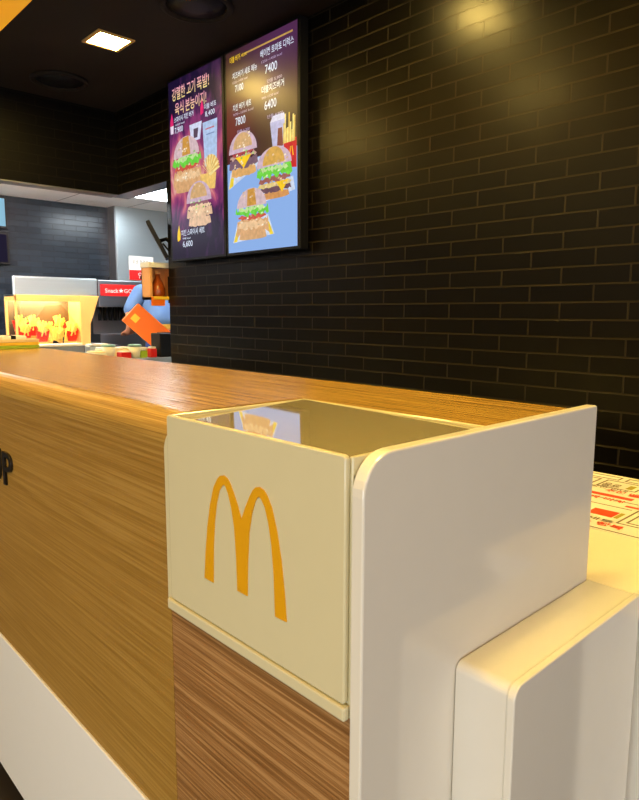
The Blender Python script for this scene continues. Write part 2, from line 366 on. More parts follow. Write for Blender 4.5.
# ------------------------------------------------------------------ display bin let into the counter end
bn = thing('counter_bin', 'cream gloss bin with golden arches let into the counter end', 'bin', W(4, 4.3, -2.98))
fp = rounded([((5.50, -2.86), .03), ((5.50, -.985), .04), ((3.05, -.985), .04), ((3.05, -2.86), .03)])
obj('front_plate', prism([W(3.11, y, z) for y, z in fp], (.05*U, 0, 0), .002, 2), M['white_bin'], bn)
bp = rounded([((5.66, -2.985), .06), ((5.66, -1.27), .10), ((5.50, -1.12), .0), ((3.03, -1.12), 0), ((3.03, -2.985), .0)])
obj('back_plate', prism([W(3.162, y, z) for y, z in bp], (.034*U, 0, 0), .0015, 2), M['white_bin'], bn)
obj('bottom_lip', box((3.095, 3.035, -2.985), (3.162, 5.56, -2.872), .0025, 2), M['white_bin'], bn)
bm = box((3.165, 5.52, -1.3), (4.96, 5.56, -1.0), .0015); add_box(bm, (4.92, 3.05, -1.3), (4.96, 5.52, -1.0), .0015); add_box(bm, (3.165, 3.03, -1.3), (4.92, 3.07, -1.0), .0015)
obj('rim', bm, M['white_bin'], bn)
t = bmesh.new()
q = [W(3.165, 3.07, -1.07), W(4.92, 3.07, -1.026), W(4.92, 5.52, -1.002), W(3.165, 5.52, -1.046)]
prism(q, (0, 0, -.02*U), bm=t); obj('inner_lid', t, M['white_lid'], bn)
Mp = [(4.865, -2.444), (4.842, -2.215), (4.802, -1.946), (4.75, -1.722), (4.687, -1.543), (4.624, -1.452), (4.585, -1.42), (4.53, -1.407), (4.478, -1.42), (4.44, -1.452), (4.398, -1.513), (4.335, -1.62), (4.277, -1.742)]
Mi = [(4.205, -2.40), (4.195, -2.1), (4.17, -1.83), (4.13, -1.66), (4.085, -1.55), (4.055, -1.505), (4.03, -1.488), (4.0, -1.505), (3.955, -1.56), (3.91, -1.68), (3.872, -1.86), (3.846, -2.1), (3.832, -2.448)]
cxm = 4.277
loop = Mp + [(2*cxm-y, z) for y, z in Mp[-2::-1]] + [(y, z) for y, z in Mi[::-1]] + [(2*cxm-y, z) for y, z in Mi]
em = prism([W(3.1095, y, z) for y, z in loop], (-.0012, 0, 0))
obj('arches_emblem', em, M['gold'], bn)

# ------------------------------------------------------------------ back work counter with printed sheet
wc = thing('work_counter', 'low warm-white work counter behind the end board', 'counter', W(9.2, 6, FL))
obj('countertop', box((6.80, 1.6, -3.2), (11.72, 12., -2.915), .003), M['counter_back'], wc)
obj('cabinet', box((6.95, 1.7, FL), (11.55, 12., -3.2)), M['white_matte'], wc)
sh = thing('printed_sheet', 'white printed sheet with red and grey menu boxes on the work counter', 'paper sheet', W(10, 4, -2.915))
SZ = -2.908
obj('paper', box((8.5, 2.1, -2.914), (11.6, 6.2, SZ), 0), M['paper'], sh)
M['grey_print'] = plain('grey_print', srgb(120, 105, 80), .6); M['red_print'] = plain('orange_red_print', srgb(228, 74, 24), .6); M['green_print'] = plain('olive_print', srgb(170, 160, 40), .6)
def flat_rects(rs):
    bm = bmesh.new()
    for x0, y0, x1, y1 in rs: add_box(bm, (x0, y0, SZ), (x1, y1, SZ+.004))
    return bm
def frame_rects(x0, y0, x1, y1, w=.025): return [(x0, y0, x1, y0+w), (x0, y1-w, x1, y1), (x0, y0, x0+w, y1), (x1-w, y0, x1, y1)]
def outline(x0, y0, x1, y1):
    obj('grey_outline', flat_rects(frame_rects(x0, y0, x1, y1)), M['grey_print'], sh)
for q in ((8.54, 2.1, 8.565, 6.2), (9.7, 3.55, 9.72, 5.), (10.05, 2.4, 10.07, 5.3)): obj('grey_line', flat_rects([q]), M['grey_print'], sh)
for q in ((8.95, 2.2, 10.1, 3.48), (9.05, 2.3, 10.0, 3.38), (10.75, 3.9, 11.25, 4.55), (10.75, 4.65, 11.25, 5.3), (10.75, 2.9, 11.25, 3.8), (11.33, 3.2, 11.55, 4.3), (11.33, 4.4, 11.55, 5.4)): outline(*q)
for q in ((9.15, 3.62, 9.45, 3.98), (10.2, 3.0, 10.33, 3.62), (10.2, 3.75, 10.33, 4.45), (10.45, 3.5, 10.55, 3.9), (10.9, 3.2, 11.1, 3.5), (9.82, 4.5, 9.9, 5.0), (9.82, 3.2, 9.9, 3.7)): obj('red_block', flat_rects([q]), M['red_print'], sh)
for q in ((10.85, 4.75, 11.05, 5.0), (9.15, 3.54, 9.45, 3.60), (10.85, 4.0, 11.1, 4.1)): obj('green_block', flat_rects([q]), M['green_print'], sh)
for s, bx, by, wd, ht in (('맛있는 행복', 8.68, 4.3, 1.0, .13), ('진짜 버거', 9.95, 4.5, .7, .13), ('추천 메뉴', 10.48, 4.3, .7, .12), ('주문 안내', 10.6, 3.4, .6, .12)):
    obj('red_wording', text_bm(s, .03, W(bx, by, SZ+.005), FLAT, fit=(wd*U, ht*1.3*U), bold=.0009), M['red_print'], sh)
for s, bx, by, wd, ht in (('버거 세트', 8.88, 4.35, .85, .11), ('음료', 10.8, 4.5, .3, .2), ('사이드', 9.85, 3.4, .8, .1), ('할인 안내', 10.62, 4.6, .6, .09)):
    obj('grey_wording', text_bm(s, .03, W(bx, by, SZ+.005), FLAT, fit=(wd*U, ht*1.2*U), bold=.0006), M['grey_print'], sh)

# ------------------------------------------------------------------ menu screens
TVX = 14.5
def burger(cx, cy, s, kind, vy=1.):
    """generic stacked burger as flat polygons, s = half width in survey units"""
    P = []; k = U*s; rb = random.Random(int(cx*100+cy*10))
    def dome(w, h, y0, col, lift, n=14): P.append(([(cx*U+w*k*math.cos(math.pi*i/n), y0*k+cy*U+h*k*math.sin(math.pi*i/n)) for i in range(n+1)], col, lift))
    def slab(w, y0, y1, col, lift, wav=0., n=18):
        j = lambda: rb.uniform(-1.3, 1.3)*wav
        e = lambda i: 1-.10*(abs(2*i/n-1)**6)
        up = [(cx*U+k*w*(1-2*i/n)*e(i), cy*U+k*(y1+j()-.05*(2*i/n-1)**2)) for i in range(n+1)]
        dn = [(cx*U+k*w*.97*(-1+2*i/n), cy*U+k*(y0+j()+.06*(2*i/n-1)**4)) for i in range(n+1)]
        P.append((up+dn, col, lift))
    tan, tan2, mauve = srgb(214, 164, 96)[:3]+(1,), srgb(196, 150, 78), srgb(206, 178, 196)  # mauve puts the screen's reflected sheen into the bun colour
    leaf, leaf2, red, meat, cheese, cream = srgb(110, 210, 70), srgb(190, 225, 150), srgb(205, 90, 70), srgb(150, 100, 84), srgb(252, 205, 40), srgb(226, 190, 160)
    if kind == 'cheese':
        slab(.85, -.85, -.45, srgb(222, 170, 104), .001, .02); slab(.98, -.5, -.1, srgb(120, 92, 110), .002, .05); slab(.9, -.12, .1, srgb(196, 160, 150), .003, .06)
        P.append(([(cx*U-.5*k, cy*U-.02*k), (cx*U+.55*k, cy*U-.02*k), (cx*U+.05*k, cy*U-.52*k)], cheese, .004)); slab(.72, .02, .2, srgb(176, 70, 74), .0035, .05)
        dome(.92, .85, .15, mauve, .005); dome(.62, .62, .32, srgb(212, 170, 120), .006)
    elif kind == 'double':
        slab(.8, -1.0, -.7, srgb(214, 150, 90), .001); slab(.92, -.72, -.5, srgb(110, 78, 90), .002, .04); slab(.95, -.52, -.32, srgb(226, 200, 130), .003, .04)
        P.append(([(cx*U+.1*k, cy*U-.35*k), (cx*U+.75*k, cy*U-.35*k), (cx*U+.42*k, cy*U-.8*k)], cheese, .004))
        slab(.9, -.34, -.1, srgb(160, 96, 88), .004, .04); slab(1.0, -.1, .32, leaf, .005, .09); slab(.8, .1, .3, leaf2, .006, .08)
        dome(.95, .75, .3, mauve, .007); dome(.6, .68, .36, srgb(216, 168, 84), .008)
    else:
        slab(.82, -1.35, -.95, srgb(214, 166, 116), .001); slab(.98, -1.1, -.35, srgb(218, 168, 118), .002, .09); slab(.9, -.8, -.5, srgb(236, 196, 150), .003, .08)
        slab(.85, -.4, -.18, red, .004, .04); slab(1.0, -.2, .18, leaf, .005, .1); slab(.8, 0., .2, leaf2, .006, .08)
        dome(.85, .85, .18, srgb(214, 186, 190), .007); P.append(([(cx*U-.25*k, cy*U+.22*k), (cx*U+.3*k, cy*U+.22*k), (cx*U+.2*k, cy*U+1.0*k), (cx*U-.2*k, cy*U+.98*k)], srgb(206, 150, 70), .008))
    for q in range(22):      # crumbs, seeds and frill highlights
        a, b = rb.uniform(-.75, .75), rb.uniform(-1.0 if kind == 'chicken' else -.6, .85)
        if abs(a) > .95-.45*max(0, b): continue
        c = rb.choice(((.95, .82, .62, 1), (.62, .42, .25, 1), (.85, .62, .38, 1))) if abs(b) > .25 else rb.choice(((.45, .75, .2, 1), (.75, .9, .5, 1), (.25, .5, .12, 1)))
        P.append(([(cx*U+k*a, cy*U+k*b), (cx*U+k*(a+.12), cy*U+k*(b+.02)), (cx*U+k*(a+.1), cy*U+k*(b+.09)), (cx*U+k*(a+.01), cy*U+k*(b+.07))], c, .0095))
    return [([(x, cy*U+(y-cy*U)*vy) for x, y in p], c, l) for p, c, l in P]
def rect(x0, y0, x1, y1, col, lift): return ([(x0*U, y0*U), (x1*U, y0*U), (x1*U, y1*U), (x0*U, y1*U)], col, lift)
def pic(name, polys, parent, org): return obj(name, paint(bmesh.new(), polys, FRONT, org), M['pic'], parent)
def wording(name, items, parent, col, ybase):
    for s, x, y, w, h, lift in items:
        bm = text_bm(s, .05, ybase+FRONT @ Vector((x*U, y*U, lift)), FRONT, fit=(w*U, h*U), bold=.0006)
        lay = bm.loops.layers.float_color.new('Col')
        for f in bm.faces:
            for l in f.loops: l[lay] = col(l.vert.co) if callable(col) else col
        obj(name, bm, M['pic'], parent)
def display(by0, by1, z0, z1, label):
    t = thing('menu_display', label, 'menu screen', W(TVX+.2, (by0+by1)/2, z0), 'portrait menu screens on the dark wall')
    bm = box((TVX, by0, z0), (TVX+.36, by1, z1), .003)
    obj('housing', bm, M['black'], t)
    obj('wall_mount', box((TVX+.36, by0+1, z0+2), (15.0, by1-1, z1-2)), M['black'], t)
    return t
WHITE = srgb(222, 232, 250); 
# right display
b0, b1, z0, z1 = 16.44, 20.66, 2.12, 9.42
tv = display(b0, b1, z0, z1, 'right-hand portrait menu screen showing three burgers over a pale blue panel')
O = W(TVX-.012, b1-.13, z0+.1)          # lower left corner of the picture
PW, PH = b1-b0-.26, z1-z0-.2
sc = obj('screen', box((TVX-.01, b0+.13, z0+.1), (TVX+.02, b1-.13, z1-.1)), M['scr_right'], tv)
obj('blue_panel', paint(bmesh.new(), [rect(0, 0, PW, 3.22, srgb(140, 178, 238), .0005)], FRONT, O), M['blue_panel'], sc)
pap = srgb(206, 218, 240); yel = srgb(240, 210, 60)
def quad(a, c, l): return ([(x*U, y*U) for x, y in a], c, l)
pic('tray_paper_picture', [quad(((.3, .35), (2.75, .5), (2.4, 1.2), (.6, 1.1)), pap, .0008), quad(((.34, .36), (.56, .38), (.72, .8), (.55, .82)), yel, .0012), quad(((2.5, .49), (2.7, .5), (2.45, .95), (2.34, .9)), yel, .0012)], sc, O)
pic('tray_paper_picture', [quad(((.05, 2.3), (1.9, 2.95), (1.95, 3.2), (.2, 2.9)), pap, .0008), quad(((.08, 2.32), (.36, 2.42), (.42, 2.7), (.22, 2.72)), yel, .0012)], sc, O)
pic('tray_paper_picture', [quad(((2.1, 1.62), (3.85, 1.85), (3.75, 2.3), (2.2, 2.1)), pap, .0008)], sc, O)
pic('burger_picture', burger(1.0, 3.4, .92, 'cheese', .92), sc, O)
pic('burger_picture', burger(2.78, 2.52, 1.0, 'double', .84), sc, O)
pic('burger_picture', burger(1.5, 1.42, 1.02, 'chicken', .74), sc, O)
fr = [quad(((3.4, 2.62), (3.94, 2.55), (3.94, 3.5), (3.25, 3.55)), srgb(205, 20, 44), .002)]
for i in range(9):
    x = 3.25+.07*i; y = 4.05+.3*math.sin(i*1.9)
    fr.append(([(x*U, 3.4*U), ((x+.07)*U, 3.4*U), ((x+.09)*U, y*U), ((x+.02)*U, y*U)], srgb(246, 226, 140) if i % 2 else srgb(226, 190, 90), .0025+.0002*i))
fr += [quad(((3.58, 2.95), (3.64, 2.95), (3.69, 3.25), (3.64, 3.25)), srgb(240, 180, 40), .005), quad(((3.76, 2.95), (3.82, 2.95), (3.76, 3.25), (3.71, 3.25)), srgb(240, 180, 40), .005)]
pic('fries_picture', fr, sc, O)
pic('drink_picture', [quad(((2.7, 3.3), (3.3, 3.3), (3.4, 4.2), (2.55, 4.2)), srgb(190, 190, 226), .001), quad(((2.92, 3.35), (3.25, 3.35), (3.2, 3.95), (2.98, 3.95)), srgb(130, 70, 60), .0015), quad(((2.55, 4.2), (3.4, 4.2), (3.3, 4.4), (2.7, 4.4)), srgb(220, 220, 240), .0016)], sc, O)
pic('header_line', [rect(1.15, 6.80, 3.75, 6.86, srgb(190, 150, 80), .001)], sc, O)
wording('header_wording', [('더블 버거', .25, 6.70, .62, .22, .001), ('세트', .92, 6.75, .35, .12, .001)], sc, srgb(246, 206, 30), O)
wording('item_wording', [('치즈버거 세트 메뉴', .4, 6.12, 1.45, .23, .001), ('베이컨 토마토 디럭스', 2.05, 6.42, 1.75, .26, .001), ('더블치즈버거', 2.1, 5.24, 1.2, .25, .001), ('치킨 버거 세트', .4, 5.02, 1.1, .23, .001),
    ('7100', .55, 5.66, .5, .24, .001), ('7400', 2.3, 5.85, .65, .29, .001), ('6400', 2.25, 4.68, .65, .30, .001), ('7800', .55, 4.5, .6, .28, .001)], sc, WHITE, O)
wording('small_wording', [('1235~1458 kcal', .4, 5.97, .9, .08, .001), ('1235~1458 kcal', 2.1, 6.24, 1.1, .08, .001), ('998~1120 kcal', 2.1, 5.06, .9, .08, .001), ('970~1090 kcal', .42, 4.86, 1.2, .08, .001), ('단품 5,900', 2.4, 5.52, .8, .13, .001), ('단품 4,900', 2.4, 4.36, .85, .13, .001), ('단품 5,300', .65, 4.2, .75, .13, .001)], sc, srgb(176, 160, 200), O)
# left display
b0, b1 = 20.72, 24.77
tv2 = display(b0, b1, z0, z1, 'left-hand portrait menu screen showing two burgers on a purple burst')
O = W(TVX-.012, b1-.13, z0+.1)
sc = obj('screen', box((TVX-.01, b0+.13, z0+.1), (TVX+.02, b1-.13, z1-.1)), M['scr_left'], tv2)
def headline(co):
    f = ((co-O).dot(Vector((0, 0, 1)))/U)
    a = srgb(236, 130, 190); b = srgb(246, 226, 140); y = 6.3 if f > 6.26 else 5.68
    k = max(0, min(1, (f-y)/.6)); return tuple(b[i]*(1-k)+a[i]*k for i in range(3))+(1,)
wording('headline_wording', [('강렬한', .3, 6.3, 1.0, .5, .002), ('고기', 1.42, 6.3, .62, .5, .002), ('폭발!', 2.16, 6.3, .84, .5, .002), ('육식', .5, 5.72, .66, .48, .002), ('본능이지!', 1.3, 5.72, 1.5, .48, .002)], sc, headline, O)
pic('cup_picture', [quad(((2.6, 3.4), (3.42, 3.4), (3.5, 5.05), (2.5, 5.05)), srgb(176, 198, 232), .0012), quad(((2.7, 4.75), (3.3, 4.75), (3.3, 4.8), (2.7, 4.8)), srgb(200, 110, 120), .0016), quad(((2.75, 4.55), (3.3, 4.55), (3.3, 4.59), (2.75, 4.59)), srgb(120, 140, 190), .0016)], sc, O)
pic('drink_picture', [quad(((1.65, 4.5), (2.3, 4.5), (2.45, 5.15), (1.55, 5.15)), srgb(210, 214, 240), .001), quad(((1.85, 4.6), (2.12, 4.6), (2.2, 4.95), (1.85, 4.95)), srgb(90, 70, 90), .0014)], sc, O)
fz = []
for i in range(16):
    a = -1.2+.17*i; x0, y0 = 2.9, 3.1; x1, y1 = x0+.65*math.sin(a)+.05, y0+.75*math.cos(a)*.9
    fz.append(([(x0*U, y0*U), ((x0+.1)*U, (y0-.1)*U), ((x1+.1)*U, y1*U), (x1*U, (y1+.05)*U)], srgb(246, 222, 150) if i % 2 else srgb(226, 180, 96), .002+.0002*i))
fz.append(([(2.4*U, 2.6*U), (3.3*U, 2.5*U), (3.4*U, 3.1*U), (2.3*U, 3.15*U)], srgb(238, 196, 110), .004))
pic('fries_picture', fz, sc, O)
pic('burger_picture', burger(1.32, 3.85, 1.13, 'chicken', .8), sc, O)
bgr = burger(2.15, 2.0, .98, 'cheese', .95)
bgr = [(p, (srgb(226, 186, 150) if i in (0, 1) else srgb(150, 100, 110) if i == 4 else srgb(236, 200, 160) if i == 3 else srgb(240, 206, 170) if i == 2 else c), l) for i, (p, c, l) in enumerate(bgr)]
pic('burger_picture', bgr, sc, O)
wording('item_wording', [('스파이시 치킨 버거', .42, 5.45, 1.45, .22, .002), ('더블 비프', 2.65, 5.5, .8, .2, .002), ('7,900', .45, 5.0, .62, .26, .002), ('8,400', 2.7, 5.2, .65, .22, .002), ('치킨 스파이시 세트', .75, .9, 1.75, .25, .002), ('6,600', .85, .42, .75, .27, .002), ('1024 kcal', .5, 5.32, .7, .07, .002), ('998 kcal', .85, .76, .6, .07, .002)], sc, WHITE, O)
def flame(x, y, s, c): return ([(x*U, y*U), ((x+.22*s)*U, (y+.08*s)*U), ((x+.24*s)*U, (y+.35*s)*U), ((x+.12*s)*U, (y+.75*s)*U), ((x-.02*s)*U, (y+.4*s)*U), ((x-.05*s)*U, (y+.12*s)*U)], c, .002)
for fl in ([flame(.14, 5.2, .9, srgb(220, 40, 110)), ([(.14*U, 5.05*U), (.36*U, 5.05*U), (.38*U, 5.36*U), (.12*U, 5.36*U)], srgb(230, 214, 230), .003)], [flame(2.4, 5.35, .8, srgb(226, 40, 110))], [flame(.48, .7, .9, srgb(250, 205, 30))]): pic('flame_mark', fl, sc, O)

# ------------------------------------------------------------------ ceiling lights and round speakers
def downlight(bx, by, label, z=CZ, s=.56):
    t = thing('ceiling_light', label, 'ceiling light', W(bx, by, z), 'square recessed downlights')
    bm = bmesh.new()
    for a in ((-s-.12, -s-.12, s+.12, -s), (-s-.12, s, s+.12, s+.12), (-s-.12, -s, -s, s), (s, -s, s+.12, s)): add_box(bm, (bx+a[0], by+a[1], z-.05), (bx+a[2], by+a[3], z-.001))
    obj('trim_frame', bm, M['steel_warm'], t)
    obj('diffuser', box((bx-s, by-s, z-.03), (bx+s, by+s, z-.001)), M['lamp'], t)
downlight(11.08, 22.85, 'square warm downlight in the dark ceiling left of the menu screens')
for x, y in ((11.2, 12.6), (11.2, 3.2)): downlight(x, y, 'square warm downlight over the service aisle, out of the photo at top')
for x, y in ((3.8, 4.2), (3.8, 14.7), (3.8, 25.4)): downlight(x, y, 'square warm downlight in the orange ceiling above the customers', z=CZ-.02)
def round_vent(bx, by, r, label):
    c = W(bx, by, CZ)
    t = thing('ceiling_speaker', label, 'ceiling speaker', c, 'round ceiling speakers')
    obj('rim_ring', lathe([(r*U, -.001), (r*U, -.012), (r*.86*U, -.018), (r*.8*U, -.004), (r*.8*U, -.001)], c, 32), M['ceil'], t, True)
    obj('grille', lathe([(r*.8*U, -.001), (r*.8*U, -.006), (r*.3*U, -.014), (.001, -.015)], c, 32), M['black'], t, True)
round_vent(11.35, 28.0, 1.15, 'round dark ceiling speaker beside the header wall')
round_vent(11.9, 18.4, 1.15, 'round dark ceiling speaker cut off by the top edge of the photo')

# ------------------------------------------------------------------ kitchen behind
def kitchen_light(x0, y0, x1, y1, label):
    t = thing('kitchen_ceiling_light', label, 'ceiling light', W((x0+x1)/2, (y0+y1)/2, KZ), 'kitchen ceiling lights')
    bm = bmesh.new()
    for a in ((x0-.15, y0-.15, x1+.15, y0), (x0-.15, y1, x1+.15, y1+.15), (x0-.15, y0, x0, y1), (x1, y0, x1+.15, y1)): add_box(bm, (a[0], a[1], KZ-.08), (a[2], a[3], KZ-.001))
    obj('frame', bm, M['white_matte'], t); obj('diffuser', box((x0, y0, KZ-.05), (x1, y1, KZ-.001)), M['lamp_k'], t)
kitchen_light(19.0, 33.3, 22.6, 37.2, 'bright white kitchen ceiling light seen beside the menu screens')
kitchen_light(4., 35.5, 8.5, 39.5, 'unseen white kitchen ceiling light added at the left for a highlight on the back wall')  # unseen lamp, added for a cool highlight on the back wall
t = thing('steel_column', 'tall stainless steel column casing against the kitchen back wall', 'column', W(22, 42, FL))
obj('casing', box((20.12, 41.45, FL), (26.5, 42.54, KZ), .004), M['steel'], t)
obj('side_plate', box((20.05, 41.5, FL), (20.11, 42.54, KZ)), M['steel_dark'], t)
nt_ = thing('wall_notice', 'white paper notice with red foot on the steel column', 'notice', W(21.85, 41.43, 2.2))
obj('paper', box((20.95, 41.42, 2.18), (22.8, 41.445, 3.8)), M['paper'], nt_)
obj('red_band', box((20.95, 41.40, 2.18), (22.8, 41.42, 2.86)), M['red'], nt_)
obj('band_wording', text_bm('안전', .05, W(21.6, 41.395, 2.3), FACE, fit=(.9*U, .42*U)), M['paper'], nt_)
obj('grey_wording', text_bm('위생 점검표', .05, W(21.2, 41.41, 3.25), FACE, fit=(1.2*U, .3*U)), M['grey_print'], nt_)
for (z0, z1, m, lab) in ((4.98, 6.9, 'scr_blue', 'pale blue lit monitor at the left edge, upper of two'), (2.85, 4.78, 'scr_dark', 'dark monitor at the left edge, lower of two')):
    t = thing('order_monitor', lab, 'monitor', W(12, 42.5, z0), 'kitchen order monitors')
    obj('housing', box((10.3, 42.2, z0), (13.52, 42.545, z1), .004), M['black'], t)
    obj('screen', box((10.42, 42.17, z0+.14), (13.38, 42.2, z1-.14)), M[m], t)
# holding machine with red sign
t = thing('dispenser_cabinet', 'grey steel dispenser cabinet with red sign above a row of tubes', 'cabinet', W(19.3, 40, FL))
bm = box((17.7, 39.2, FL), (21.0, 41.2, -1.4), .004); add_box(bm, (17.7, 40.2, -1.4), (21.0, 41.2, .3)); add_box(bm, (17.62, 39.05, .3), (21.0, 41.2, 1.98), .006)
obj('housing', bm, M['steel_dark'], t)
obj('red_sign', box((17.75, 39.02, 1.0), (20.15, 39.05, 1.72)), M['red'], t)
obj('sign_wording', text_bm('Snack★GO', .05, W(18.05, 39.01, 1.2), FACE, fit=(1.85*U, .3*U)), M['paper'], t)
for i in range(9):
    c = W(17.95+.34*i, 39.7, -.55); tb = lathe([(.11*U, 0), (.14*U, .85*U), (.11*U, .85*U), (.09*U, .02)], c, 10); obj('tube', tb, M['black'], t, True)
# fry station
WZ = -1.93
t = thing('work_table', 'stainless steel work table under the fry station', 'table', W(12.5, 38.5, FL))
obj('table_top', box((6, 36.3, WZ-.3), (17.55, 41, WZ), .003), M['steel_dark'], t)
obj('undershelf_body', box((6.2, 36.6, FL+.8), (17.4, 40.8, WZ-.3)), M['steel_dark'], t)
for x in (6.4, 17.1):
    for y in (36.8, 40.5): obj('leg', box((x-.12, y-.12, FL), (x+.12, y+.12, FL+.8)), M['steel_dark'], t)
fs = thing('fry_station', 'heat-lit fry holding station glowing yellow on the work table', 'fry station', W(14, 38, WZ))
bm = box((11.95, 37.0, WZ), (12.07, 37.12, .93), .004); add_box(bm, (11.95, 37.0, .58), (15.7, 37.12, .93), .004); add_box(bm, (11.95, 36.97, WZ), (15.7, 37.12, -1.78), .004)
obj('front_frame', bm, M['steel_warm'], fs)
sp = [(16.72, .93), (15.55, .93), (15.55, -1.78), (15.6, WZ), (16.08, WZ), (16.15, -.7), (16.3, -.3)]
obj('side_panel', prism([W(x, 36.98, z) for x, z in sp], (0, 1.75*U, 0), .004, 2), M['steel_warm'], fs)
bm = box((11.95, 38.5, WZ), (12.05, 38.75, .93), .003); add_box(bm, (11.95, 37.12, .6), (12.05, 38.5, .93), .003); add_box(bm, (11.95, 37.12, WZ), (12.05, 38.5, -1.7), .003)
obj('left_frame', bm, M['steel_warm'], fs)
obj('side_glass', box((11.99, 37.12, -1.7), (12.01, 38.5, .6)), M['glass'], fs)
obj('back_panel', box((12.05, 38.68, WZ), (15.55, 38.75, .93)), M['brown_steel'], fs)
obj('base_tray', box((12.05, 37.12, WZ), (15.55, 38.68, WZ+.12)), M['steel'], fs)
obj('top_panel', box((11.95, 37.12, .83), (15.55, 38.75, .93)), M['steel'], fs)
obj('heat_lamp', box((12.3, 37.9, .70), (15.2, 38.1, .82)), M['heat'], fs)
obj('front_glass', box((12.07, 37.05, -1.78), (15.55, 37.08, .58)), M['glass'], fs)
obj('hood_panel', box((12.42, 38.55, .93), (17.35, 38.8, 2.02), .012, 3), M['steel'], fs)
def fries_bm(c, r, h, n, seed):
    rnd = random.Random(seed); bm = bmesh.new()
    for i in range(n):
        a = rnd.uniform(0, 6.28); q = rnd.uniform(0, r)
        x, y = c[0]+q*math.cos(a), c[1]+q*math.sin(a)*.6; hh = h*rnd.uniform(.6, 1.)
        R = Matrix.Translation((x, y, c[2])) @ Matrix.Rotation(rnd.uniform(-.35, .35), 4, 'X') @ Matrix.Rotation(rnd.uniform(-.4, .4), 4, 'Y')
        add_box(bm, (-.005, -.005, 0), (.005, .005, hh), units=False, M4=R)
    return bm
FB = W(14, 38, WZ+.12)
def carton(loc, label, s=1.):
    t = thing('fry_carton', label, 'fry carton', loc, 'fry cartons in the fry station')
    l = Vector(loc); bmc = bmesh.new()
    lo = [(-.030, -.018, 0), (.030, -.018, 0), (.030, .018, 0), (-.030, .018, 0)]; hi = [(-.05, -.024, .085), (.05, -.024, .085), (.05, .026, .115), (-.05, .026, .115)]
    mid = (0, -.026, .065)
    a = [bmc.verts.new(l+Vector(p)*s) for p in lo]; b = [bmc.verts.new(l+Vector(p)*s) for p in hi]; m = bmc.verts.new(l+Vector(mid)*s)
    bmc.faces.new(a[::-1]); bmc.faces.new((a[0], a[1], b[1], m)); bmc.faces.new((a[0], m, b[0]))
    for i in (1, 2, 3): bmc.faces.new((a[i], a[(i+1) % 4], b[(i+1) % 4], b[i]))
    bmesh.ops.recalc_face_normals(bmc, faces=bmc.faces)
    obj('carton_sleeve', bmc, M['carton_red'], t)
    obj('fries', fries_bm(l+Vector((0, 0, .04*s)), .04*s, .12*s, 22, int(l.x*1000)), M['fries'], t)
    return t
c0 = carton(W(12.5, 37.45, WZ+.24), 'red carton of fries at the front left corner of the fry station', 1.05)
copy_tree(c0, W(12.6, 38.3, WZ+.56), 'red carton of fries at the back left of the fry station')
copy_tree(c0, W(13.45, 37.4, WZ+.24), 'red carton of fries at the front in the middle of the fry station')
copy_tree(c0, W(14.75, 38.3, WZ+.56), 'red carton of fries at the back right of the fry station')
copy_tree(c0, W(15.15, 37.45, WZ+.24), 'red carton of fries at the right end of the fry station')
copy_tree(c0, W(13.3, 38.3, WZ+.56), 'red carton of fries at the back in the middle of the fry station')
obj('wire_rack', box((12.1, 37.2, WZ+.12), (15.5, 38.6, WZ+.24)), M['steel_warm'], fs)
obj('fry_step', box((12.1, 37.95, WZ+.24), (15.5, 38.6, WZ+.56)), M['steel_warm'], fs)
hp = fries_bm(W(14.3, 37.55, WZ+.24), .09, .12, 150, 5); merge(hp, fries_bm(W(13.9, 38.25, WZ+.56), .06, .12, 60, 8))
tag(obj('loose_fries', hp, M['fries'], world_origin=W(14.2, 37.8, WZ+.22)), 'heap of loose yellow fries in the fry station', 'fries', kind='stuff')
tg = thing('fry_scoop', 'small dark fry scoop standing at the front of the work table', 'scoop', W(13.9, 36.65, WZ))
obj('blade', prism([W(13.72, 36.65, WZ), W(14.08, 36.65, WZ), W(14.0, 36.65, WZ+.28), W(13.85, 36.65, WZ+.34)], (0, .14*U, 0)), M['black'], tg)
obj('handle', tube([W(14.0, 36.7, WZ+.2), W(14.35, 36.7, WZ+.12), W(14.4, 36.7, WZ+.5)], .006), M['black'], tg, True)

# prep table with supplies
PZ = -2.12
t = thing('prep_table', 'steel prep table crowded with supplies behind the wood counter', 'table', W(13, 29.5, FL))
obj('table_top', box((7.2, 27.2, PZ-.25), (18.6, 31.9, PZ), .003), M['steel'], t)
obj('cabinet_body', box((7.4, 27.4, FL), (18.4, 31.7, PZ-.25)), M['steel_dark'], t)
def supply(name, label, cat, bm, mat, loc, group=None): 
    return tag(obj(name, bm, mat, world_origin=loc), label, cat, group)
ob = Matrix.Translation(W(17.1, 30.9, PZ+.02)) @ Matrix.Rotation(math.radians(-25), 4, 'Z') @ Matrix.Rotation(math.radians(-47), 4, 'Y')
t = thing('orange_carton', 'large bright orange carton tilted on the prep table before the person', 'carton', W(15.85, 30.6, PZ))
obj('carton_body', box((.0, -.10, 0), (.17, .10, .34), .004, 1, units=False, M4=ob), M['orange'], t)
obj('paper_flap', box((.05, -.104, .26), (.10, -.1005, .31), units=False, M4=ob), M['yellow'], t)
def cup(loc, label):
    t = thing('paper_cup', label, 'cup', loc, 'cups on the prep table')
    obj('cup_body', lathe([(.030, 0), (.042, .075), (.040, .075), (.029, .004)], loc, 16), M['paper'], t, True)
    obj('cup_lid', lathe([(.044, .075), (.044, .083), (.036, .088), (.001, .088)], loc, 16), M['teal'], t, True)
cup(W(14.15, 27.7, PZ), 'white cup with pale teal lid beside the red sleeve stack on the prep table')
cup(W(13.1, 28.2, PZ), 'white cup with pale teal lid left of the cream carton on the prep table')
